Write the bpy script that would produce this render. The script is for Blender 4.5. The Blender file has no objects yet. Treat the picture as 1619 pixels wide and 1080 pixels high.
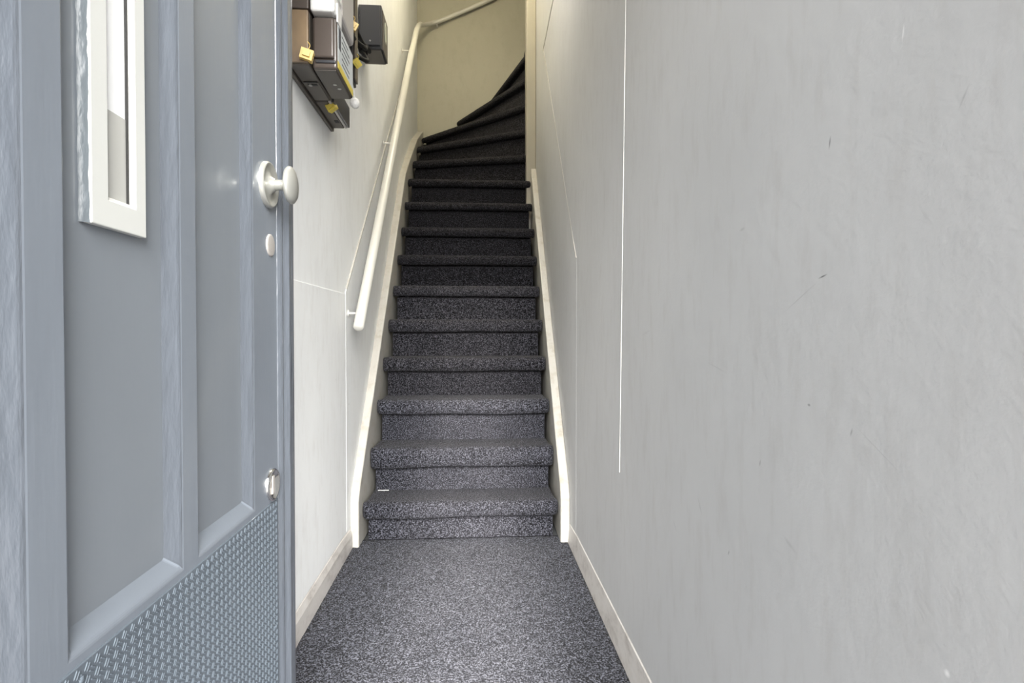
import bpy, bmesh, math, random
from mathutils import Vector, Matrix
random.seed(7)
S = bpy.context.scene
COL = S.collection
R = math.radians

# ---------------------------------------------------------------- camera
CAM_Z = 0.92
cam_data = bpy.data.cameras.new('camera')
cam = bpy.data.objects.new('camera', cam_data)
COL.objects.link(cam)
cam_data.sensor_width = 36.0
cam_data.lens = 36.0 * 900.0 / 1619.0
cam_data.clip_start = 0.02
cam.location = (0, 0, CAM_Z)
cam.rotation_euler = (R(90 - 0.9), 0, R(-3.8))
S.camera = cam

# ---------------------------------------------------------------- world, lights, exposure
S.view_settings.view_transform = 'Standard'
S.view_settings.look = 'None'
S.view_settings.exposure = 0.0
S.view_settings.gamma = 1.0
S.view_settings.use_curve_mapping = False
world = bpy.data.worlds.new('overcast_sky')
S.world = world
world.use_nodes = True
wn = world.node_tree.nodes
wl = world.node_tree.links
bg = wn['Background']
tc = wn.new('ShaderNodeTexCoord')
sx = wn.new('ShaderNodeSeparateXYZ')
wr = wn.new('ShaderNodeValToRGB')
wl.new(tc.outputs['Generated'], sx.inputs[0])
wl.new(sx.outputs[2], wr.inputs[0])
wr.color_ramp.elements[0].position = 0.0
wr.color_ramp.elements[0].color = (0.80, 0.90, 1.0, 1)
wr.color_ramp.elements[1].position = 0.7
wr.color_ramp.elements[1].color = (0.93, 0.97, 1.0, 1)
wl.new(wr.outputs[0], bg.inputs[0])
SKY = 0.8
bg.inputs[1].default_value = SKY
FILL_HALL = 36.0  # strength of the fill globe added in the hall
FILL_STAIR = 60.0  # strength of the fill globe added over the stairs
sun_d = bpy.data.lights.new('veiled_sun', 'SUN')
sun_d.energy = 19.0
sun_d.angle = R(52)
sun_d.color = (1.0, 0.98, 0.95)
sun = bpy.data.objects.new('veiled_sun', sun_d)
COL.objects.link(sun)
sun.rotation_euler = Vector((-0.09, 1.0, -0.50)).to_track_quat('-Z', 'Y').to_euler()

# ---------------------------------------------------------------- helpers
def new_mat(name, color, rough=0.5, metal=0.0, coat=0.0, spec=0.5):
    m = bpy.data.materials.new(name)
    m.use_nodes = True
    b = m.node_tree.nodes['Principled BSDF']
    b.inputs['Base Color'].default_value = (*color, 1)
    b.inputs['Roughness'].default_value = rough
    b.inputs['Metallic'].default_value = metal
    b.inputs['Specular IOR Level'].default_value = spec
    b.inputs['Coat Weight'].default_value = coat
    b.inputs['Coat Roughness'].default_value = 0.12
    return m

def N(m, kind, **kw):
    n = m.node_tree.nodes.new(kind)
    for k, v in kw.items():
        if hasattr(n, k): setattr(n, k, v)
        else: n.inputs[k].default_value = v
    return n

def L(m, a, b): m.node_tree.links.new(a, b)

def coords(m, scale=(1, 1, 1)):
    t = N(m, 'ShaderNodeTexCoord')
    mp = N(m, 'ShaderNodeMapping')
    mp.inputs['Scale'].default_value = scale
    L(m, t.outputs['Object'], mp.inputs['Vector'])
    return mp.outputs[0]

def add_bump(m, height, strength=0.3, dist=0.002, prev=None):
    b = N(m, 'ShaderNodeBump')
    b.inputs['Strength'].default_value = strength
    b.inputs['Distance'].default_value = dist
    L(m, height, b.inputs['Height'])
    if prev is not None: L(m, prev, b.inputs['Normal'])
    L(m, b.outputs[0], m.node_tree.nodes['Principled BSDF'].inputs['Normal'])
    return b.outputs[0]

def noise(m, scale, vscale=(1, 1, 1), detail=3, rough=0.5):
    n = N(m, 'ShaderNodeTexNoise')
    n.inputs['Scale'].default_value = scale
    n.inputs['Detail'].default_value = detail
    n.inputs['Roughness'].default_value = rough
    L(m, coords(m, vscale), n.inputs['Vector'])
    return n.outputs['Fac']

def ramp(m, src, stops):
    r = N(m, 'ShaderNodeValToRGB')
    e = r.color_ramp.elements
    while len(e) < len(stops): e.new(0.5)
    for i, (p, c) in enumerate(stops):
        e[i].position = p
        e[i].color = (*c, 1) if len(c) == 3 else c
    L(m, src, r.inputs[0])
    return r.outputs[0]

def mix(m, fac, a, b, mode='MIX'):
    x = N(m, 'ShaderNodeMix')
    x.data_type = 'RGBA'
    x.blend_type = mode
    for sock, v in ((x.inputs[0], fac), (x.inputs[6], a), (x.inputs[7], b)):
        if isinstance(v, (int, float)): sock.default_value = v
        elif isinstance(v, tuple): sock.default_value = (*v, 1)
        else: L(m, v, sock)
    return x.outputs[2]

def base(m, src): L(m, src, m.node_tree.nodes['Principled BSDF'].inputs['Base Color'])
def roughin(m, src): L(m, src, m.node_tree.nodes['Principled BSDF'].inputs['Roughness'])

def blob(m, y, z, ang, ly, lz):
    """0..1 mask of a small scratch on a wall whose plane is x = const"""
    t = N(m, 'ShaderNodeTexCoord')
    mp = N(m, 'ShaderNodeMapping')
    mp.vector_type = 'TEXTURE'
    mp.inputs['Location'].default_value = (0, y, z)
    mp.inputs['Rotation'].default_value = (R(-ang), 0, 0)
    mp.inputs['Scale'].default_value = (5, ly, lz)
    L(m, t.outputs['Object'], mp.inputs['Vector'])
    s = N(m, 'ShaderNodeSeparateXYZ')
    L(m, mp.outputs[0], s.inputs[0])
    c = N(m, 'ShaderNodeCombineXYZ')
    L(m, s.outputs[1], c.inputs[1]); L(m, s.outputs[2], c.inputs[2])
    ln = N(m, 'ShaderNodeVectorMath'); ln.operation = 'LENGTH'
    L(m, c.outputs[0], ln.inputs[0])
    r = N(m, 'ShaderNodeMapRange')
    r.inputs['From Min'].default_value = 1.0
    r.inputs['From Max'].default_value = 0.2
    L(m, ln.outputs['Value'], r.inputs['Value'])
    return r.outputs[0]

# ---------------------------------------------------------------- materials
def paint_wall(name, col, dirt, scuffs=(), bump=0.25):
    m = new_mat(name, col, rough=0.55, spec=0.35)
    big = noise(m, 2.2, (1, 1.6, 1), 5, 0.6)
    c = ramp(m, big, [(0.3, tuple(x * (1 - dirt) for x in col)), (0.62, col)])
    sm = noise(m, 14, (1, 2.2, .6), 6, 0.65)
    c = mix(m, 1.0, c, ramp(m, sm, [(0.25, (.92, .91, .90)), (0.5, (1, 1, 1))]), 'MULTIPLY')
    for (y, z, a, ly, lz, k) in scuffs:
        mk = blob(m, y, z, a, ly, lz)
        mm = N(m, 'ShaderNodeMath'); mm.operation = 'MULTIPLY'; mm.inputs[1].default_value = abs(k)
        L(m, mk, mm.inputs[0])
        c = mix(m, mm.outputs[0], c, (.05, .05, .055) if k > 0 else (.85, .85, .84))
    base(m, c)
    n1 = add_bump(m, noise(m, 38, (1, 1, 1), 4, .6), bump, 0.004)
    add_bump(m, noise(m, 220, (1, .5, 1), 3, .6), bump * .9, 0.0012, n1)
    return m

SCUFF_R = [(.643, 1.142, 80, .009, .0016, .7), (.654, .987, 12, .010, .0014, .75),
           (.70, .965, 25, .045, .0012, .18), (.56, .80, -28, .045, .0009, .16),
           (.95, .86, -10, .05, .0015, .12), (.86, 1.08, 5, .010, .003, .2),
           (.80, .73, 75, .006, .0018, .5), (.60, .81, 70, .006, .002, .35),
           (.68, .83, 0, .004, .002, .6), (.46, 1.12, 60, .012, .0016, .2),
           (.47, .62, 50, .004, .004, -.7), (.53, 1.21, 85, .010, .0015, -.5),
           (1.02, .60, -55, .02, .0015, .3), (1.15, .52, -40, .016, .0015, .25),
           (.72, .64, -20, .02, .004, .14), (.90, .56, 65, .006, .002, .5),
           (.66, .44, -25, .03, .0014, .3), (1.35, .92, 10, .04, .004, .08)]
M_wall_r = paint_wall('grey_wall_paint', (.535, .54, .54), .06, SCUFF_R, .14)
M_wall_l = paint_wall('white_wall_paint', (.87, .885, .885), .05,
                      [(2.42, .62, 60, .006, .004, .5), (2.2, .74, 30, .01, .003, .15), (1.9, .55, 70, .02, .003, .1)], .15)
M_wall_b = paint_wall('cream_wall_paint', (.42, .405, .33), .06, (), .2)
M_ceil = new_mat('ceiling_white', (.8, .79, .75), .8)
M_trim = new_mat('white_gloss_trim', (.84, .82, .77), .32, spec=.5)
base(M_trim, mix(M_trim, 1.0, (.50, .485, .445), ramp(M_trim, noise(M_trim, 16, (1, 1, 1), 6, .7), [(.3, (.80, .76, .70)), (.5, (1, 1, 1))]), 'MULTIPLY'))
add_bump(M_trim, noise(M_trim, 60, (1, 1, .5), 3), .25, .002)
M_bead = new_mat('white_bead', (.80, .79, .75), .4)
M_base = new_mat('baseboard_paint', (.55, .53, .50), .45)
base(M_base, ramp(M_base, noise(M_base, 11, (1, 1, 2), 7, .7), [(.32, (.40, .375, .35)), (.5, (.58, .555, .525)), (.7, (.62, .60, .575))]))
add_bump(M_base, noise(M_base, 90), .2, .001)
M_post = new_mat('newel_paint', (.33, .31, .255), .42)
add_bump(M_post, noise(M_post, 40, (1, 1, .3)), .15, .001)

def carpet(name, dark, mid, light, wear, low=.42):
    m = new_mat(name, mid, 1.0, spec=.1)
    dark, mid, light = [tuple(k * x for x in c_) for k, c_ in ((.22, tuple(y*q for y,q in zip(dark,(1,1,1.03)))), (.50, tuple(y*q for y,q in zip(mid,(.98,.99,1.04)))), (.66, tuple(y*q for y,q in zip(light,(.97,.99,1.04)))))]
    fine = noise(m, 210, (1, 1, 1), 2, .6)
    med = noise(m, 75, (1, 1, 1), 3, .6)
    c = ramp(m, fine, [(.40, dark), (.485, mid), (.56, light), (.64, tuple(min(1, x * 1.7) for x in light))])
    c2 = ramp(m, med, [(.32, (.6, .6, .6)), (.6, (1.25, 1.25, 1.25))])
    c = mix(m, 1.0, c, c2, 'MULTIPLY')
    w = ramp(m, noise(m, 5.0, (1, 1, 1), 4, .6), [(low - .22, (.45, .45, .45)), (low + .22, (1, 1, 1))])
    # trodden lane in the middle of the width
    t = N(m, 'ShaderNodeTexCoord'); s = N(m, 'ShaderNodeSeparateXYZ'); L(m, t.outputs['Object'], s.inputs[0])
    a = N(m, 'ShaderNodeMath'); a.operation = 'ADD'; a.inputs[1].default_value = .02; L(m, s.outputs[0], a.inputs[0])
    b = N(m, 'ShaderNodeMath'); b.operation = 'ABSOLUTE'; L(m, a.outputs[0], b.inputs[0])
    r = N(m, 'ShaderNodeMapRange'); r.inputs['From Min'].default_value = .43; r.inputs['From Max'].default_value = .05; r.interpolation_type = 'SMOOTHSTEP'
    L(m, b.outputs[0], r.inputs['Value'])
    g = N(m, 'ShaderNodeMath'); g.operation = 'MULTIPLY'; L(m, r.outputs[0], g.inputs[0]); L(m, w, g.inputs[1])
    g2 = N(m, 'ShaderNodeMath'); g2.operation = 'MULTIPLY'; g2.inputs[1].default_value = wear; L(m, g.outputs[0], g2.inputs[0])
    c = mix(m, g2.outputs[0], c, mix(m, .55, tuple(x * 1.25 * y for x, y in zip(light, (1.05, 1.0, .93))), mix(m, 1.0, c, (3.2, 3.1, 2.9), 'MULTIPLY')))
    base(m, c)
    n1 = add_bump(m, med, .8, .006)
    add_bump(m, fine, 1.0, .004, n1)
    pb = m.node_tree.nodes['Principled BSDF']
    pb.inputs['Sheen Weight'].default_value = .05
    pb.inputs['Sheen Roughness'].default_value = .5
    return m
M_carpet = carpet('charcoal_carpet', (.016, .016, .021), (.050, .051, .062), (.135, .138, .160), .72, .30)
M_carpet_s = carpet('charcoal_shaded_stair_carpet', (.004, .004, .0045), (.0135, .013, .015), (.042, .040, .045), .08)  # upper steps: darker colour, the fading daylight painted in
M_carpet_low = carpet('lit_low_stair_carpet', (.010, .010, .012), (.036, .036, .043), (.105, .105, .122), .75)  # lowest steps: lighter colour and more wear, stronger daylight painted in
M_carpet_mid = carpet('half_lit_stair_carpet', (.008, .008, .009), (.026, .0255, .029), (.078, .075, .084), .3)  # middle steps: tone in between, light falloff painted in

def door_paint(name, col, bump=.35):
    m = new_mat(name, col, .30, coat=.35, spec=.5)
    v = noise(m, 30, (1, 1, .12), 4, .6)
    base(m, ramp(m, noise(m, 3, (1, 1, .5), 4), [(.3, tuple(x * .92 for x in col)), (.7, tuple(x * 1.06 for x in col))]))
    n1 = add_bump(m, v, bump, .0025)
    add_bump(m, noise(m, 260, (1, 1, .2), 3), bump * .5, .0006, n1)
    m.node_tree.nodes['Principled BSDF'].inputs['Coat Roughness'].default_value = .1
    return m
M_door = door_paint('blue_grey_gloss_paint', (.205, .232, .270), .22)
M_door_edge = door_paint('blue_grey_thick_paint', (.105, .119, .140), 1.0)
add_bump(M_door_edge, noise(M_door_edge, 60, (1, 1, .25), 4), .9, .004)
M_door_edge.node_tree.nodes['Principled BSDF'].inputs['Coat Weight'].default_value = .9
M_panel = door_paint('blue_grey_panel_paint', (.215, .240, .270), .10)
M_kick = door_paint('blue_grey_kick_plate_paint', (.120, .145, .172), .1)
M_frame = new_mat('white_window_frame_paint', (.66, .67, .64), .35)
M_sealant = new_mat('grey_sealant', (.13, .15, .165), .4)
add_bump(M_sealant, noise(M_sealant, 90, (1, 1, .4)), .8, .003)
M_frost = new_mat('frosted_white_glass', (.96, .97, .97), .3, spec=.6)
M_board = new_mat('pale_grey_board', (.50, .50, .47), .4)
M_knob = new_mat('satin_champagne_metal', (.52, .52, .48), .33, metal=.6)
add_bump(M_knob, noise(M_knob, 120), .05, .001)
M_chrome = new_mat('bright_chrome', (.85, .84, .83), .12, metal=1.0)
M_worn = new_mat('worn_brass_cylinder', (.66, .62, .58), .4, metal=.5)
add_bump(M_worn, noise(M_worn, 300, (1, 1, 1), 4), .6, .001)
M_dark = new_mat('lock_gap_black', (.02, .02, .02), .6)

M_bake = new_mat('brown_bakelite', (.085, .068, .058), .28, coat=.3)
add_bump(M_bake, noise(M_bake, 50), .08, .001)
M_tan = new_mat('tan_bakelite', (.22, .155, .09), .3, coat=.3)
base(M_tan, ramp(M_tan, noise(M_tan, 14, (1, 1, .6), 3), [(.3, (.13, .095, .07)), (.65, (.27, .19, .11))]))
M_greybox = new_mat('dark_grey_plastic', (.045, .046, .052), .3, coat=.2)
M_bottom = new_mat('dusty_brown_plastic', (.10, .088, .075), .45)
M_white_pl = new_mat('white_plastic', (.88, .88, .86), .35)
M_pale_pl = new_mat('pale_grey_plastic', (.52, .50, .49), .35)
M_yellow = new_mat('amber_seal_plastic', (.78, .55, .16), .35)
M_ylabel = new_mat('yellow_label', (.72, .58, .10), .5)
M_print = new_mat('printed_label', (.66, .70, .72), .4)
M_ink = new_mat('label_ink', (.08, .09, .11), .5)
M_wire = new_mat('black_cable', (.010, .010, .010), .7, spec=.2)
M_steel = new_mat('seal_wire', (.5, .5, .48), .35, metal=.8)
M_window = new_mat('pale_meter_plate', (.50, .52, .42), .25, coat=.3)
M_globe = new_mat('opal_globe', (1, 1, 1), .3)
M_rail = new_mat('white_gloss_rail', (.60, .59, .54), .28, spec=.5)
add_bump(M_rail, noise(M_rail, 40), .12, .001)

M_brick = new_mat('facade_brick', (.3, .14, .09), .85)
bt = N(M_brick, 'ShaderNodeTexBrick')
t_ = N(M_brick, 'ShaderNodeTexCoord'); mp_ = N(M_brick, 'ShaderNodeMapping'); mp_.inputs['Rotation'].default_value = (R(90), 0, 0)
L(M_brick, t_.outputs['Object'], mp_.inputs[0]); L(M_brick, mp_.outputs[0], bt.inputs['Vector'])
bt.inputs['Scale'].default_value = 4.6
bt.inputs['Color1'].default_value = (.33, .15, .10, 1); bt.inputs['Color2'].default_value = (.24, .11, .08, 1)
bt.inputs['Mortar'].default_value = (.42, .40, .37, 1)
base(M_brick, bt.outputs[0])
M_pave = new_mat('pavement', (.36, .35, .34), .9)
base(M_pave, ramp(M_pave, noise(M_pave, 6, (1, 1, 1), 5), [(.3, (.28, .275, .27)), (.7, (.42, .41, .40))]))
M_stone = new_mat('blue_stone', (.12, .125, .13), .6)

# ---------------------------------------------------------------- object helpers
def link(name, bm, mat, parent=None, smooth=False, bevel=0, seg=2, mats=None):
    me = bpy.data.meshes.new(name)
    bmesh.ops.recalc_face_normals(bm, faces=bm.faces)
    bm.to_mesh(me); bm.free()
    for m_ in (mats or [mat]): me.materials.append(m_)
    o = bpy.data.objects.new(name, me)
    COL.objects.link(o)
    if parent:
        o.parent = parent
        o.matrix_parent_inverse = Matrix.Translation(-parent.location)
    if smooth:
        for p in me.polygons: p.use_smooth = True
    if bevel:
        b = o.modifiers.new('bevel', 'BEVEL'); b.width = bevel; b.segments = seg; b.limit_method = 'ANGLE'; b.angle_limit = R(30)
        b.harden_normals = False
    return o

def box(bm, x0, x1, y0, y1, z0, z1):
    v = [bm.verts.new((x, y, z)) for x in (x0, x1) for y in (y0, y1) for z in (z0, z1)]
    for f in ((0, 1, 3, 2), (4, 6, 7, 5), (0, 4, 5, 1), (2, 3, 7, 6), (0, 2, 6, 4), (1, 5, 7, 3)):
        bm.faces.new([v[i] for i in f])
    return bm

def prism_z(bm, pts, z0, z1):
    a = [bm.verts.new((x, y, z0)) for x, y in pts]; b = [bm.verts.new((x, y, z1)) for x, y in pts]
    bm.faces.new(a); bm.faces.new(b)
    n = len(pts)
    for i in range(n): bm.faces.new((a[i], a[(i + 1) % n], b[(i + 1) % n], b[i]))
    return bm

def prism_x(bm, pts, xa, xb):
    """pts in (y, z); xa, xb are numbers or functions of y"""
    fa = xa if callable(xa) else (lambda y: xa); fb = xb if callable(xb) else (lambda y: xb)
    a = [bm.verts.new((fa(y), y, z)) for y, z in pts]; b = [bm.verts.new((fb(y), y, z)) for y, z in pts]
    bm.faces.new(a); bm.faces.new(b)
    n = len(pts)
    for i in range(n): bm.faces.new((a[i], a[(i + 1) % n], b[(i + 1) % n], b[i]))
    return bm

def tube(bm, pts, r, seg=14, cap=True):
    pts = [Vector(p) for p in pts]
    rings = []
    up = Vector((0, 0, 1))
    for i, p in enumerate(pts):
        d = (pts[min(i + 1, len(pts) - 1)] - pts[max(i - 1, 0)]).normalized()
        s = d.cross(up)
        if s.length < 1e-3: s = Vector((1, 0, 0))
        s.normalize(); u = s.cross(d).normalized()
        rr = r[i] if isinstance(r, (list, tuple)) else r
        rings.append([bm.verts.new(p + s * math.cos(2 * math.pi * k / seg) * rr + u * math.sin(2 * math.pi * k / seg) * rr) for k in range(seg)])
    for a, b in zip(rings, rings[1:]):
        for k in range(seg): bm.faces.new((a[k], a[(k + 1) % seg], b[(k + 1) % seg], b[k]))
    if cap: bm.faces.new(rings[0]); bm.faces.new(rings[-1])
    return bm

def smooth_path(pts, n=10):
    pts = [Vector(p) for p in pts]
    P = [pts[0] * 2 - pts[1]] + pts + [pts[-1] * 2 - pts[-2]]
    out = []
    for i in range(1, len(P) - 2):
        for k in range(n):
            t = k / n
            out.append(.5 * ((2 * P[i]) + (P[i + 1] - P[i - 1]) * t + (2 * P[i - 1] - 5 * P[i] + 4 * P[i + 1] - P[i + 2]) * t * t + (3 * P[i] - P[i - 1] - 3 * P[i + 1] + P[i + 2]) * t ** 3))
    out.append(pts[-1])
    return out

def lathe_x(bm, prof, c, seg=40):
    """prof: (x offset, radius); c: centre (x, y, z)"""
    rings = []
    for o, r in prof:
        if r < 1e-5: rings.append([bm.verts.new((c[0] + o, c[1], c[2]))])
        else: rings.append([bm.verts.new((c[0] + o, c[1] + r * math.cos(2 * math.pi * k / seg), c[2] + r * math.sin(2 * math.pi * k / seg))) for k in range(seg)])
    for a, b in zip(rings, rings[1:]):
        for k in range(seg):
            k2 = (k + 1) % seg
            if len(a) == 1 and len(b) == 1: continue
            if len(a) == 1: bm.faces.new((a[0], b[k], b[k2]))
            elif len(b) == 1: bm.faces.new((a[k], a[k2], b[0]))
            else: bm.faces.new((a[k], a[k2], b[k2], b[k]))
    return bm

def tag(o, label=None, cat=None, group=None, kind=None):
    if label: o['label'] = label
    if cat: o['category'] = cat
    if group: o['group'] = group
    if kind: o['kind'] = kind
    return o

def empty(name, loc, label=None, cat=None, group=None, kind=None):
    o = bpy.data.objects.new(name, None)
    COL.objects.link(o); o.location = loc
    return tag(o, label, cat, group, kind)

def struct(name, bm, mat, label, cat, **k):
    return tag(link(name, bm, mat, **k), label, cat, kind='structure')

# ---------------------------------------------------------------- the room
def interp(tab, y):
    if y <= tab[0][0]: return tab[0][1]
    for (a, va), (b, vb) in zip(tab, tab[1:]):
        if y <= b: return va + (vb - va) * (y - a) / (b - a)
    return tab[-1][1]
XL = lambda y: interp([(2.44, -.527), (5.22, -.510)], y)
XR = lambda y: interp([(2.44, .415), (4.10, .446)], y)
YB = 5.22
TOP = 5.9

struct('wall_left', prism_z(bmesh.new(), [(-.527, .38), (-.527, 2.44), (-.510, YB), (-.66, YB), (-.66, .38)], 0, TOP), M_wall_l,
       'white painted wall on the left of the hall carrying the meters and handrail', 'wall')
struct('wall_right', prism_z(bmesh.new(), [(.415, .38), (.415, 2.44), (.446, 4.10), (.56, 4.10), (.56, .38)], 0, TOP), M_wall_r,
       'plain light grey painted wall filling the right side of the hall', 'wall')
struct('wall_back', prism_z(bmesh.new(), [(-.66, YB), (2.4, YB), (2.4, YB + .12), (-.66, YB + .12)], 0, TOP), M_wall_b,
       'cream wall at the top where the stairs turn right', 'wall')
struct('wall_stairwell', prism_z(bmesh.new(), [(.56, 4.02), (2.3, 4.02), (2.3, 4.16), (.56, 4.16)], 0, TOP), M_wall_b,
       'inner wall of the stairwell behind the newel post', 'wall')
struct('wall_end', prism_z(bmesh.new(), [(2.3, 4.02), (2.4, 4.02), (2.4, YB), (2.3, YB)], 0, TOP), M_wall_b,
       'end wall of the upper landing', 'wall')
# front wall with the doorway cut out
bm = bmesh.new()
box(bm, -3.0, -.58, .16, .36, -.15, TOP); box(bm, .47, 3.0, .16, .36, -.15, TOP); box(bm, -.58, .47, .16, .36, 2.45, TOP)
struct('wall_front', bm, M_brick, 'brick house front around the doorway', 'wall')
struct('ceiling', prism_x(bmesh.new(), [(.36, 3.1), (3.0, 3.1), (2.95, 3.2), (.36, 3.2)], -.66, .56), M_ceil, 'white flat ceiling over the front of the hall', 'ceiling')
struct('ceiling', prism_x(bmesh.new(), [(3.0, 3.1), (4.5, TOP), (4.45, TOP + .1), (2.95, 3.2)], -.66, .56), M_ceil, 'white sloping ceiling above the straight steps', 'ceiling')
struct('ceiling', box(bmesh.new(), -.66, .56, 4.5, YB + .12, TOP, TOP + .1), M_ceil, 'white high ceiling over the winding steps', 'ceiling')
struct('ceiling', box(bmesh.new(), .56, 2.4, 4.02, YB + .12, TOP, TOP + .1), M_ceil, 'ceiling over the upper landing', 'ceiling')
struct('floor', box(bmesh.new(), -.66, 2.4, .16, YB + .12, -.15, -.010), M_stone, 'hall floor slab under the carpet', 'floor')
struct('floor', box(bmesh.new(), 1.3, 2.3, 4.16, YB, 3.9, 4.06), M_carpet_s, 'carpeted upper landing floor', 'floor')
struct('ground', box(bmesh.new(), -12, 12, -14, .16, -.25, -.15), M_pave, 'pavement in front of the house', 'pavement')
# door frame in the doorway
bm = bmesh.new()
box(bm, -.58, -.530, .20, .36, -.01, 2.45); box(bm, .418, .47, .20, .36, -.01, 2.45); box(bm, -.530, .418, .20, .36, 2.38, 2.45)
struct('trim_1', bm, M_door, 'blue grey door frame in the doorway', 'door frame', bevel=.004)

# baseboards
def prism_y(bm, sec, stations):
    rows = [[bm.verts.new((x, y, z * k)) for x, z in sec] for y, k in stations]
    bm.faces.new(rows[0]); bm.faces.new(rows[-1])
    for a, b in zip(rows, rows[1:]):
        for q in range(len(sec)): bm.faces.new((a[q], a[(q + 1) % len(sec)], b[(q + 1) % len(sec)], b[q]))
    return bm
struct('baseboard_left', prism_y(bmesh.new(), [(-.5275, 0), (-.515, 0), (-.5158, .072), (-.5222, .096), (-.5275, .101)], [(.42, 1), (2.25, 1), (2.44, .86)]),
       M_base, 'low off white baseboard under the left wall', 'baseboard')
struct('baseboard_right', prism_y(bmesh.new(), [(.4155, 0), (.405, 0), (.4120, .098), (.4155, .101)], [(.42, 1), (2.25, .98), (2.44, .88)]),
       M_base, 'scuffed grey baseboard under the right wall', 'baseboard')

# wall claddings: low sheets a few millimetres proud of the plaster
bm = prism_x(bmesh.new(), [(.45, .10), (2.365, .10), (2.365, 1.078), (.45, 1.068)], lambda y: XL(y) - .001, lambda y: XL(y) + .0032)
struct('trim_2', bm, M_wall_l, 'smooth white lining sheet low on the left wall below the meters', 'wall panel', bevel=.002)
bm = prism_x(bmesh.new(), [(2.370, .10), (2.44, .10), (5.20, 2.55), (5.20, 3.62), (2.370, 1.085)], lambda y: XL(y) - .001, lambda y: XL(y) + .0032)
struct('trim_3', bm, M_wall_l, 'off white sloping lining sheet behind the handrail', 'wall panel', bevel=.0008)
def strip(name, a, b, X, side, w, t, mat, label):
    """bead along the wall from a to b, both (y, z)"""
    d = Vector((b[0] - a[0], b[1] - a[1])).normalized(); n = Vector((-d.y, d.x)) * w / 2
    pts = [(a[0] + n.x, a[1] + n.y), (a[0] - n.x, a[1] - n.y), (b[0] - n.x, b[1] - n.y), (b[0] + n.x, b[1] + n.y)]
    bm = prism_x(bmesh.new(), pts, lambda y: X(y) - side * .002, lambda y: X(y) + side * t)
    return struct(name, bm, mat, label, 'trim')
strip('trim_4', (2.385, 1.100), (5.20, 3.635), XL, 1, .006, .006, M_trim, 'thin white painted highlight sloping up the left wall above the handrail')  # pale strip paints the highlight on the sheet's sloping top edge
strip('trim_5', (2.295, 1.223), (3.60, 2.728), XR, -1, .004, .003, M_trim, 'thin cream bead running diagonally up the right wall')
strip('trim_6', (1.500, 3.05), (1.600, .52), XR, -1, .0035, .0012, M_bead, 'thin white vertical bead on the right wall')
strip('trim_7', (3.05, 2.715), (3.60, 2.70), XR, -1, .006, .003, M_trim, 'short level bead high on the right wall')
strip('trim_8', (2.297, .105), (2.295, 1.22), XR, -1, .002, .0004, M_wall_r, 'faint vertical sheet joint below the diagonal bead')

# carpet on the hall floor
bm = bmesh.new()
nx, ny = 60, 140
g = [[bm.verts.new((-.515 + .920 * i / nx, .37 + 2.158 * j / ny, random.uniform(-.0012, .0012))) for i in range(nx + 1)] for j in range(ny + 1)]
for j in range(ny):
    for i in range(nx): bm.faces.new((g[j][i], g[j][i + 1], g[j + 1][i + 1], g[j + 1][i]))
o = link('hall_carpet', bm, M_carpet, smooth=True)
sol = o.modifiers.new('thick', 'SOLIDIFY'); sol.thickness = .008; sol.offset = -1
tag(o, 'flecked charcoal carpet covering the hall floor before the stairs', 'carpet')

# ---------------------------------------------------------------- staircase
stair = empty('staircase', (-.05, 2.46, 0), 'steep staircase in charcoal carpet winding right at the top between white stringers', 'staircase')
Y1, GO, H1, H, OV = 2.497, .1769, .176, .2044, .035
xl = lambda y: -.487 + .012 * (y - 2.5)
xr = lambda y: .373 + .020 * (y - 2.5)
z_of = lambda n: 0 if n == 0 else H1 + (n - 1) * H
lines = {}
for n in range(1, 11):
    y = Y1 + (n - 1) * GO
    lines[n] = (Vector((xl(y), y)), Vector((xr(y), y)))
lines[10] = (lines[10][0], Vector((.411, lines[10][1].y)))
for n, a, b in [(11, (-.468, 4.36), (.374, 4.150)), (12, (-.468, 4.66), (.374, 4.20)), (13, (-.465, 5.06), (.376, 4.235)),
                (14, (-.157, 5.20), (.388, 4.262)), (15, (.153, 5.20), (.404, 4.278)), (16, (.415, 5.20), (.425, 4.284)),
                (17, (.70, 5.20), (.450, 4.280)), (18, (.98, 5.20), (.62, 4.20)), (19, (1.16, 5.20), (.98, 4.18)), (20, (1.32, 5.20), (1.30, 4.18))]:
    lines[n] = (Vector(a), Vector(b))
ROLL = {1: .068, 2: .092, 3: .072, 4: .072, 5: .068, 6: .062, 7: .060, 8: .058}
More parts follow.
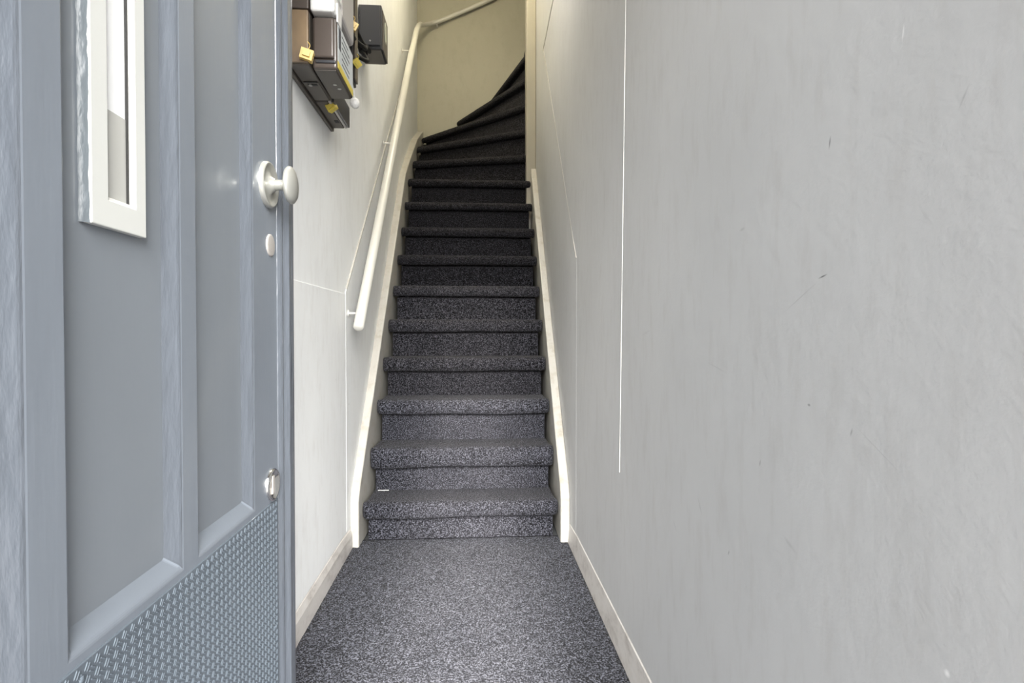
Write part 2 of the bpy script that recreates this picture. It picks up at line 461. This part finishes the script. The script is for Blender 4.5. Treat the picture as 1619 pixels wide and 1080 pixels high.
def make_step(n):
    A, B = lines[n]; A2, B2 = lines[n + 1]
    z, zp = z_of(n), z_of(n - 1)
    rl = ROLL.get(n, .052)
    d = (B - A).normalized(); ln = (B - A).length
    nrm = Vector((d.y, -d.x))
    d2 = (B2 - A2).normalized(); nrm2 = Vector((d2.y, -d2.x))
    insL = .022 if n < 11 else .008
    insR = .022 if n < 10 else (.040 if n == 10 else .002)
    rows = []          # (outward offset, z, inset factor, waviness)
    zb = zp - .012 if n > 1 else .001
    for k in range(4): rows.append((-OV, zb + (z - rl - .015 - zb) * k / 3, 1, 0))
    rows.append((-OV - .006, z - rl - .010, 1, .5)); rows.append((-OV - .020, z - rl - .003, 1, .5)); rows.append((-OV - .020, z - rl + .012, 1, .5))
    rows += [(-.026, z - rl + .007, .8, 1), (-.010, z - rl - .003, .35, 1), (.002, z - rl + .004, .1, .9), (.007, z - rl * .66, 0, .5), (.005, z - rl * .36, 0, .3),
             (0, z - .016, 0, .1), (-.007, z - .006, .08, 0), (-.018, z - .001, .25, 0), (-.034, z, .55, 0)]
    nx = 72
    bm = bmesh.new(); grid = []
    ph = random.uniform(0, 6)
    def lat(t):
        return math.sin(t * 5.1 + ph) * .5 + math.sin(t * 11.3 + ph * 2) * .3
    for (o_, zz, ins, wv) in rows:
        row = []
        for i in range(nx + 1):
            t = i / nx
            s0, s1 = insL * ins, ln - insR * ins
            s = s0 + (s1 - s0) * t
            e = min(s - s0, s1 - s)
            endr = 1 - max(0, 1 - e / .018) ** 2 * .55 if o_ > -.027 else 1
            p = A + d * s + nrm * ((o_ + OV) * endr - OV + wv * .003 * lat(t))
            row.append(bm.verts.new((p.x, p.y, zz + wv * (.005 if n in (1, 2, 3) else .003) * lat(t + .3) + random.uniform(-.0008, .0008))))
        grid.append(row)
    qa = A2 + d2 * (insL * .8) - nrm2 * (OV + .012); qb = B2 - d2 * (insR * .8) - nrm2 * (OV + .012)
    if n >= 12:
        qa.y = min(qa.y, YB - .012)
    s0 = A + d * insL * .7 - nrm * OV; s1 = B - d * insR * .7 - nrm * OV
    for k in range(1, 6):
        u = k / 5
        row = []
        for i in range(nx + 1):
            t = i / nx
            p = (s0.lerp(s1, t)).lerp(qa.lerp(qb, t), u)
            row.append(bm.verts.new((p.x, p.y, z + random.uniform(-.0012, .0012))))
        grid.append(row)
    for a, b in zip(grid, grid[1:]):
        for i in range(nx): bm.faces.new((a[i], a[i + 1], b[i + 1], b[i]))
    if n == 13:        # the tread reaches into the corner
        c = bm.verts.new((-.47, YB - .012, z))
        bm.faces.new((grid[len(rows) - 1][0], grid[-1][0], c))
    for v in bm.verts: v.co.y = min(v.co.y, YB - .003)
    return link('carpeted_step', bm, M_carpet_low if n < 4 else M_carpet_mid if n < 7 else M_carpet_s, stair, smooth=True)  # carpet colour darkens with height to copy the light falloff
for n in range(1, 20): make_step(n)
# white strip left bare behind the first step's tread
link('tread_edge_strip', box(bmesh.new(), -.452, -.402, Y1 + GO + .028, Y1 + GO + .033, .174, .1785), M_bead, stair)
# stringers
sl = [(2.44, 0), (2.44, .205), (2.47, .255), (4.0, 2.022), (4.28, 2.215), (4.72, 2.50), (5.21, 2.735), (5.21, 2.40), (4.3, 1.75), (2.80, 0)]
bm = prism_x(bmesh.new(), sl, lambda y: XL(y) + .0005, lambda y: xl(y) - .002)
o = link('stringer', bm, M_trim, stair, bevel=.006, seg=3); o['label'] = 'left stringer'
sr = [(2.44, 0), (2.44, .205), (2.47, .255), (4.09, 2.10), (4.09, 1.6), (2.80, 0)]
bm = prism_x(bmesh.new(), sr, lambda y: XR(y) - .0005, lambda y: xr(y) + .002)
o = link('stringer', bm, M_trim, stair, bevel=.006, seg=3); o['label'] = 'right stringer'
bm = box(bmesh.new(), .376, .4455, 4.100, 4.215, 1.55, 5.08)
o = link('newel_post', bm, M_post, stair, bevel=.005, seg=2)
bm = box(bmesh.new(), .447, .56, 4.105, 4.17, 0, 5.08)
struct('trim_9', bm, M_post, 'painted lining at the end of the right wall', 'trim')

# ---------------------------------------------------------------- handrail
rail = empty('handrail', (-.46, 2.32, .945), 'white round handrail on the left wall climbing beside the stairs', 'handrail')
P = [(-.462, 2.315, .940), (-.4555, 2.75, 1.425), (-.449, 3.2, 1.925), (-.4435, 3.6, 2.37), (-.4375, 4.0, 2.815), (-.4345, 4.18, 3.000), (-.436, 4.42, 3.225),
     (-.440, 4.72, 3.43), (-.432, 4.98, 3.565), (-.385, 5.12, 3.655), (-.27, 5.165, 3.72), (.10, 5.175, 3.895), (.45, 5.175, 4.08), (.9, 5.15, 4.30)]
path = smooth_path(P, 8)
start = path[0]; dr = (path[1] - path[0]).normalized()
rad = [.010, .018, .0215] + [.0222 - .004 * min(1, max(0, (p_.y - 3.9) / 1.0)) for p_ in path[1:]]
tube(bm := bmesh.new(), [start - dr * .006, start - dr * .003, start + dr * .002] + path[1:], rad, 20)
link('rail', bm, M_rail, rail, smooth=True)
for (y, z) in ((2.40, 1.012), (3.30, 2.01), (4.15, 2.95)):
    xx = -.4555 + .0150 * (y - 2.75)
    bm = bmesh.new()
    tube(bm, [(XL(y) + .004, y, z - .012), (xx - .012, y, z - .012)], .0045, 10)
    lathe_x(bm, [(0, 0), (0, .014), (.003, .013), (.004, 0)], (XL(y) + .0062, y, z - .012), 16)
    link('bracket', bm, M_bead, rail, smooth=True)
bm = bmesh.new(); tube(bm, [(-.33, YB - .001, 3.672), (-.33, 5.155, 3.672)], .006, 10)
link('bracket', bm, M_bead, rail, smooth=True)
bm = bmesh.new(); lathe_x(bm, [(0, 0), (.001, .005), (.0015, 0)], (-.413, 4.05, 2.862), 10)
link('screw', bm, M_worn, rail)

# ---------------------------------------------------------------- the open front door
door = empty('door_1', (-.445, .39, .01), 'blue grey panelled front door opened inwards along the left wall', 'door', kind='structure')
XF, XP, XK = -.420, -.435, -.463      # face, panel plane, back
D0, D1, ZB, ZT = .39, 1.245, .012, 2.33
ys = [D0, .41, .559, .617, .845, .896, 1.114, D1]
zs = [ZB, .580, 2.20, ZT]
opens = {(1, 1), (3, 1), (5, 1)}
bm = bmesh.new(); V = {}
def vv(x, y, z):
    k = (round(x, 5), round(y, 5), round(z, 5))
    if k not in V: V[k] = bm.verts.new(k)
    return V[k]
panels = []
for i in range(7):
    for j in range(3):
        y0, y1, z0, z1 = ys[i], ys[i + 1], zs[j], zs[j + 1]
        if (i, j) not in opens:
            bm.faces.new((vv(XF, y0, z0), vv(XF, y1, z0), vv(XF, y1, z1), vv(XF, y0, z1)))
        else:
            a0, a1, b0, b1 = y0 + .006, y1 - .021, z0 + .022, z1 - .02
            panels.append((a0, a1, b0, b1))
            O = [(XF, y0, z0), (XF, y1, z0), (XF, y1, z1), (XF, y0, z1)]; I = [(XP, a0, b0), (XP, a1, b0), (XP, a1, b1), (XP, a0, b1)]
            K = [(XK, *q[1:]) for q in I]
            for k in range(4):
                f_ = bm.faces.new((vv(*O[k]), vv(*O[(k + 1) % 4]), vv(*I[(k + 1) % 4]), vv(*I[k])))
                if k == 1: f_.material_index = 1
# sides and back
for a, b in (((D0, ZB), (D1, ZB)), ((D1, ZB), (D1, ZT)), ((D1, ZT), (D0, ZT)), ((D0, ZT), (D0, ZB))):
    bm.faces.new((bm.verts.new((XF, *a)), bm.verts.new((XF, *b)), bm.verts.new((XK, *b)), bm.verts.new((XK, *a))))
bm.faces.new([bm.verts.new((XK, y, z)) for y, z in ((D0, ZB), (D1, ZB), (D1, ZT), (D0, ZT))])
link('door_leaf', bm, M_door, door, bevel=.004, seg=3, smooth=False, mats=[M_door, M_door_edge])
for (a0, a1, b0, b1) in panels:
    link('door_panel', box(bmesh.new(), XK + .012, XP, a0 - .003, a1 + .003, b0 - .003, b1 + .003), M_panel, door)
# rounded cover strip along the free edge
prof = [(XK, D1 + .0005), (XF, D1 + .0005), (-.4185, 1.2465), (-.4145, 1.253), (-.4125, 1.258), (-.4130, 1.263), (-.4138, 1.266), (-.4110, 1.272),
        (-.4050, 1.281), (-.4045, 1.296), (-.4070, 1.302), (-.4060, 1.309), (-.4075, 1.320), (-.4130, 1.327), (XK, 1.327)]
link('edge_strip', prism_z(bmesh.new(), prof, ZB, ZT), M_door_edge, door, bevel=.0015)
# thick old paint on the hinge side
# kick plate with raised pattern
bm = bmesh.new()
KX = XF + .0025
box(bm, XF - .001, KX, .40, 1.240, .02, .567)
link('kick_plate', bm, M_kick, door, bevel=.001)
kp = [o for o in door.children if o.name.startswith('kick_plate')][0]
bm = bmesh.new()
PY, PZ = .0160, .0143
iy = 0
yy = .410
def lug(cy, cz, ang, l=.0056, w=.0013, h=.0009):
    ca, sa = math.cos(ang), math.sin(ang)
    def q(u, v, x): return bm.verts.new((x, cy + u * ca - v * sa, cz + u * sa + v * ca))
    b = [q(-l, 0, KX - .0002), q(-l * .7, -w, KX - .0002), q(l * .7, -w, KX - .0002), q(l, 0, KX - .0002), q(l * .7, w, KX - .0002), q(-l * .7, w, KX - .0002)]
    t = [q(-l * .62, -w * .35, KX + h), q(l * .62, -w * .35, KX + h), q(l * .62, w * .35, KX + h), q(-l * .62, w * .35, KX + h)]
    for f in ((b[0], b[1], t[0]), (b[1], b[2], t[1], t[0]), (b[2], b[3], t[1]), (b[3], t[2], t[1]), (b[3], b[4], t[2]), (b[4], b[5], t[3], t[2]), (b[5], b[0], t[3]), (b[0], t[0], t[3]), (t[0], t[1], t[2], t[3])):
        bm.faces.new(f)
while yy < 1.234:
    jz = 0; zz = .03 + (PZ / 2 if iy % 2 else 0)
    while zz < .560:
        if zz > .08:
            a = R(57) if iy % 2 == 0 else R(-33)
            dyo = .0022
            lug(yy - dyo * math.sin(a), zz + dyo * math.cos(a), a); lug(yy + dyo * math.sin(a), zz - dyo * math.cos(a), a)
        zz += PZ
    yy += PY / 2 * 1.02
    iy += 1
lg = link('raised_pattern', bm, M_kick, kp)
for (y, z) in ((1.222, .545), (1.222, .30), (.63, .55), (.92, .555)):
    bm = bmesh.new(); lathe_x(bm, [(0, .0045), (.0012, .004), (.0018, 0)], (KX, y, z), 12)
    link('screw', bm, M_kick, kp, smooth=True)
# narrow white window
wy0, wy1, wz0, wz1 = .666, .772, 1.0425, 2.12
gy0, gy1, gz0, gz1 = .696, .750, 1.075, 2.09
XW = -.425
bm = bmesh.new()
for (y0, y1, z0, z1) in ((wy0, gy0, wz0, wz1), (gy1, wy1, wz0, wz1), (gy0, gy1, wz0, gz0), (gy0, gy1, gz1, wz1)):
    pass
def ring(bm, oy0, oy1, oz0, oz1, iy0, iy1, iz0, iz1, xf, xb):
    O = [(oy0, oz0), (oy1, oz0), (oy1, oz1), (oy0, oz1)]; I = [(iy0, iz0), (iy1, iz0), (iy1, iz1), (iy0, iz1)]
    of = [bm.verts.new((xf, *p)) for p in O]; jf = [bm.verts.new((xf, *p)) for p in I]
    ob = [bm.verts.new((xb, *p)) for p in O]; jb = [bm.verts.new((xb, *p)) for p in I]
    for k in range(4):
        n = (k + 1) % 4
        bm.faces.new((of[k], of[n], jf[n], jf[k])); bm.faces.new((ob[k], ob[n], jb[n], jb[k]))
        bm.faces.new((of[k], of[n], ob[n], ob[k])); bm.faces.new((jf[k], jf[n], jb[n], jb[k]))
ring(bm, wy0, wy1, wz0, wz1, gy0, gy1, gz0, gz1, XW, XP + .0005)
wf = link('window_frame', bm, M_frame, door, bevel=.0012, seg=2); wf['label'] = 'white frame of the narrow door window'
ring(bm := bmesh.new(), gy0 - .001, gy1 + .001, gz0 - .001, gz1 + .001, gy0 + .004, gy1 - .004, gz0 + .004, gz1 - .004, XW - .0025, XP + .0008)
link('glazing_bead', bm, M_bead, wf, bevel=.001)
link('glazing_gap', box(bmesh.new(), XP + .0005, XP + .0045, gy1 - .0085, gy1 - .0045, gz0 + .003, gz1 - .003), M_dark, wf)  # black strip painted in for the shadow gap beside the glass
link('window_pane', box(bmesh.new(), XP + .0005, XP + .0025, gy0 + .003, gy1 - .003, 1.184, gz1 - .003), M_frost, wf)
link('lower_board', box(bmesh.new(), XP + .0005, XP + .0030, gy0 + .003, gy1 - .003, gz0 + .003, 1.184), M_board, wf)
# ragged sealant along the frame's near side
bm = bmesh.new(); prev = None
for k in range(120):
    z = wz0 + (wz1 - wz0) * k / 119
    w = .006 + random.uniform(-.0008, .0008); xx = XP + .0065 + random.uniform(-.0010, .0010)
    row = [bm.verts.new(p) for p in ((XP, wy0 - w - .001, z), (XP + .003, wy0 - w, z), (xx, wy0 - .0015, z), (xx + .001, wy0 + .0005, z))]
    if prev:
        for q in range(3): bm.faces.new((prev[q], prev[q + 1], row[q + 1], row[q]))
    prev = row
link('sealant', bm, M_sealant, wf, smooth=True)
# door knob with rose
KC = (XF, 1.192, 1.220)
kb = link('door_knob', lathe_x(bmesh.new(), [(.001, .0115), (.030, .0105), (.036, .012), (.039, .024), (.042, .0345), (.046, .0378), (.050, .0372), (.054, .032), (.0575, .021), (.059, .008), (.0592, 0)], KC, 48), M_knob, door, smooth=True)
kb['label'] = 'satin metal knob'
link('rose', lathe_x(bmesh.new(), [(0, .0465), (.005, .0465), (.009, .0445), (.0095, .042), (.0065, .037), (.005, .028), (.008, .019), (.014, .014), (.018, .0115)], KC, 48), M_knob, kb, smooth=True)
lk = link('lock_cylinder', lathe_x(bmesh.new(), [(0, .023), (.002, .0225), (.0032, .019), (.0026, .012), (.0034, .006), (.003, 0)], (XF, 1.208, 1.100), 32), M_worn, door, smooth=True)
es = link('lock_escutcheon', lathe_x(bmesh.new(), [(0, .0345), (.004, .0345), (.0065, .032), (.0062, .028), (.0030, .0265), (.0024, 0)], (XF, 1.208, .604), 40), M_chrome, door, smooth=True)
link('keyhole_cover', box(bmesh.new(), XF + .0022, XF + .005, 1.202, 1.214, .585, .623), M_worn, es, bevel=.0015)

# ---------------------------------------------------------------- meters on the left wall
GR = 'meter boxes on the left wall'
def rbox(name, parent, mat, x0, x1, y0, y1, z0, z1, bev=.004):
    return link(name, box(bmesh.new(), x0, x1, y0, y1, z0, z1), mat, parent, bevel=bev, seg=3)
def seal(parent, x, y, z, s, mat, rot=0.3, name='seal'):
    bm = bmesh.new()
    box(bm, -s / 2, s / 2, -s * .35, s * .35, -s * .42, s * .42)
    box(bm, -s * .28, s * .28, -s * .5, -s * .3, -s * .22, s * .22)
    bmesh.ops.rotate(bm, verts=bm.verts, cent=(0, 0, 0), matrix=Matrix.Rotation(rot, 3, 'Y') @ Matrix.Rotation(rot * .7, 3, 'Z'))
    bmesh.ops.translate(bm, verts=bm.verts, vec=(x, y, z))
    tube(bm, smooth_path([(x, y, z + s * .3), (x + s * .25, y, z + s * .8), (x, y + s * .1, z + s * 1.2)], 5), .0012, 6)
    return link(name, bm, mat, parent, bevel=s * .08, seg=2)
XWL = -.5265
# backing board
bd = link('meter_board', box(bmesh.new(), XWL, -.515, 1.42, 2.150, 1.660, 2.60), M_bottom, bevel=.002)
tag(bd, 'brown backing board on the left wall behind the meter boxes', 'board')
# fuse box against the wall
fb = empty('fuse_box', (-.49, 1.75, 1.668), 'brown fuse box tight to the left wall behind the front meter', 'fuse box', GR)
rbox('casing', fb, M_bottom, -.5145, -.4590, 1.640, 1.886, 1.668, 1.818)
rbox('front_cover', fb, M_tan, -.5145, -.4600, 1.630, 1.642, 1.672, 1.818, .003)
rbox('upper_casing', fb, M_bake, -.5145, -.4590, 1.632, 1.886, 1.822, 2.25)
rbox('cover_plate', fb, M_bottom, -.5085, -.463, 1.745, 1.878, 1.6655, 1.6685, .001)
bm = bmesh.new(); box(bm, -.505, -.466, 1.7420, 1.7450, 1.6645, 1.6675); box(bm, -.4975, -.4705, 1.755, 1.766, 1.6640, 1.6660)
link('slot', bm, M_dark, fb)
bm = bmesh.new(); tube(bm, [(-.490, 1.760, 1.662), (-.490, 1.760, 1.6665)], .006, 12); link('screw', bm, M_steel, fb)
# electricity meter
em = empty('electricity_meter', (-.42, 1.76, 1.668), 'brown electricity meter with yellow striped label, hanging below the white box', 'electricity meter', GR)
rbox('casing', em, M_bake, -.4560, -.3870, 1.655, 1.868, 1.668, 1.812, .007)
rbox('face_cover', em, M_bake, -.4500, -.3930, 1.643, 1.657, 1.694, 1.806, .006)
rbox('face_lip', em, M_greybox, -.4460, -.3900, 1.650, 1.656, 1.682, 1.690, .002)
rbox('bottom_cover', em, M_bottom, -.4520, -.3930, 1.664, 1.862, 1.6655, 1.6690, .001)
lb = rbox('label_plate', em, M_print, -.3872, -.3862, 1.664, 1.862, 1.686, 1.804, .0003)
rbox('yellow_stripe', lb, M_ylabel, -.3866, -.3855, 1.662, 1.862, 1.674, 1.694, .0002)
bm = bmesh.new()
box(bm, -.3864, -.3858, 1.672, 1.700, 1.735, 1.795)
for k in range(6): box(bm, -.3864, -.3858, 1.712, 1.712 + .11 * random.uniform(.6, 1), 1.705 + k * .016, 1.709 + k * .016)
link('print', bm, M_ink, lb)
bm = bmesh.new()
tube(bm, [(-.417, 1.755, 1.6640), (-.417, 1.755, 1.6662)], .0055, 12); tube(bm, [(-.410, 1.783, 1.6640), (-.410, 1.783, 1.6662)], .0060, 12)
link('screw', bm, M_steel, em)
seal(em, -.463, 1.628, 1.690, .034, M_yellow, .25)
# white device above the meter
wd = empty('control_box', (-.42, 1.76, 1.822), 'white box with rounded corners mounted above the brown electricity meter', 'control box', GR)
rbox('casing', wd, M_white_pl, -.4550, -.3880, 1.628, 1.700, 1.815, 2.12, .008)
rbox('side_cover', wd, M_pale_pl, -.4520, -.3845, 1.702, 1.882, 1.838, 2.12, .014)
rbox('clip', wd, M_white_pl, -.3885, -.3835, 1.652, 1.700, 1.798, 1.852, .004)
rbox('clip', wd, M_white_pl, -.3885, -.3835, 1.652, 1.700, 1.868, 1.98, .004)
# junction box low and further back
jb = empty('junction_box', (-.49, 2.01, 1.668), 'low grey brown junction box furthest along the meter board', 'junction box', GR)
rbox('casing', jb, M_bottom, -.5145, -.4740, 1.896, 2.138, 1.668, 1.735)
rbox('side_rail', jb, M_pale_pl, -.4725, -.4640, 1.896, 2.136, 1.668, 1.728, .002)
rbox('side_cover', jb, M_greybox, -.4625, -.4540, 1.896, 2.132, 1.669, 1.742, .002)
bm = bmesh.new(); box(bm, -.492, -.478, 2.055, 2.078, 1.6665, 1.6690); link('slot', bm, M_dark, jb)
seal(jb, -.468, 1.925, 1.664, .030, M_ylabel, -.5)
# cable box
cb = empty('cable_box', (-.49, 2.25, 1.862), 'slim dark cable box with a white cap between the meter and the far box', 'cable box', GR)
rbox('casing', cb, M_greybox, -.5255, -.4560, 2.200, 2.262, 1.868, 2.32)
rbox('side_cover', cb, M_bake, -.4555, -.4480, 2.205, 2.255, 1.880, 2.32, .002)
bm = bmesh.new(); bmesh.ops.create_icosphere(bm, subdivisions=2, radius=.019)
for v in bm.verts: v.co.z *= 1.1; v.co += Vector((-.449, 2.20, 1.787))
tube(bm, [(-.449, 2.20, 1.80), (-.455, 2.205, 1.835), (-.462, 2.21, 1.869)], .0025, 8)
o = link('seal_cap', bm, M_white_pl, cb); o['label'] = 'white hanging cap'
seal(cb, -.440, 2.195, 1.935, .030, M_ylabel, .9)
# far dark meter
fm = empty('meter_box', (-.47, 2.73, 2.21), 'dark grey meter box alone further up the left wall', 'meter', GR)
rbox('casing', fm, M_greybox, -.5245, -.4200, 2.652, 2.806, 2.214, 2.414, .005)
rbox('face_cover', fm, M_greybox, -.5160, -.4260, 2.642, 2.654, 2.226, 2.408, .004)
rbox('bottom_cover', fm, M_bottom, -.5200, -.4250, 2.660, 2.800, 2.2115, 2.2150, .001)
rbox('side_plate', fm, M_bottom, -.4202, -.4150, 2.662, 2.804, 2.216, 2.395, .003)
bm = bmesh.new(); lathe_x(bm, [(0, .030), (.002, .030), (.003, .026), (.003, 0)], (-.4150, 2.735, 2.325), 24)
for v in bm.verts: v.co.z = 2.325 + (v.co.z - 2.325) * 1.7
link('dial', bm, M_window, fm, smooth=False)
bm = bmesh.new(); tube(bm, [(-.470, 2.640, 2.245), (-.470, 2.643, 2.245)], .004, 10); link('screw', bm, M_steel, fm)
# cables
cr = empty('cable_bundle', (-.47, 2.1, 1.95), 'black cables looping between the white box and the far meter', 'cable', GR)
for pts in ([(-.47, 1.875, 1.80), (-.44, 1.95, 1.90), (-.455, 2.08, 1.955), (-.47, 2.20, 1.98)],
            [(-.45, 1.875, 1.85), (-.425, 1.97, 1.97), (-.44, 2.12, 2.00), (-.45, 2.20, 2.03)],
            [(-.49, 2.262, 2.02), (-.455, 2.33, 2.02), (-.445, 2.44, 2.06), (-.49, 2.58, 2.16), (-.505, 2.66, 2.212)],
            [(-.48, 2.262, 2.07), (-.45, 2.36, 2.08), (-.455, 2.46, 2.12), (-.485, 2.60, 2.20), (-.500, 2.70, 2.212)],
            [(-.47, 2.262, 2.12), (-.46, 2.34, 2.11), (-.47, 2.48, 2.15), (-.470, 2.60, 2.19), (-.480, 2.68, 2.212)],
            [(-.50, 2.262, 2.16), (-.48, 2.38, 2.16), (-.50, 2.52, 2.20), (-.510, 2.62, 2.19), (-.512, 2.69, 2.212)]):
    bm = bmesh.new(); tube(bm, smooth_path(pts, 8), .0085, 10)
    link('cable', bm, M_wire, cr, smooth=True)
bm = bmesh.new(); tube(bm, smooth_path([(-.424, 1.93, 2.02), (-.416, 1.93, 1.98), (-.409, 1.93, 1.955), (-.404, 1.93, 1.975), (-.412, 1.93, 2.03)], 6), .0022, 8)
link('seal_wire', bm, M_white_pl, cr, smooth=True)
seal(cr, -.400, 1.93, 1.935, .030, M_yellow, .5)
seal(cr, -.421, 1.91, 2.040, .032, M_yellow, .2)

# ---------------------------------------------------------------- added fill lamps, unseen above the view
def add_fill_lamp(loc, r, strength, label, col=(1, .86, .62)):  # glowing globe added out of view to brighten the walls
    e = empty('fill_lamp', loc, label, 'lamp')
    m = new_mat('fill_lamp_glow', (1, 1, 1), .3)
    b = m.node_tree.nodes['Principled BSDF']
    b.inputs['Emission Color'].default_value = (*col, 1); b.inputs['Emission Strength'].default_value = strength
    bm = bmesh.new(); bmesh.ops.create_uvsphere(bm, u_segments=32, v_segments=16, radius=r)
    for v in bm.verts: v.co += Vector(loc) - Vector((0, 0, r + .03))
    link('globe', bm, m, e, smooth=True)
    bm = bmesh.new(); tube(bm, [(loc[0], loc[1], loc[2] - .05), (loc[0], loc[1], loc[2])], r * .55, 24)
    link('fitting', bm, M_white_pl, e)
add_fill_lamp((-.05, 2.4, 3.1), .11, FILL_HALL, 'added unseen fill globe under the low hall ceiling', (1, .93, .82))
add_fill_lamp((-.05, 3.45, 3.90), .12, FILL_STAIR, 'added unseen fill globe high over the steps', (1, .88, .62))
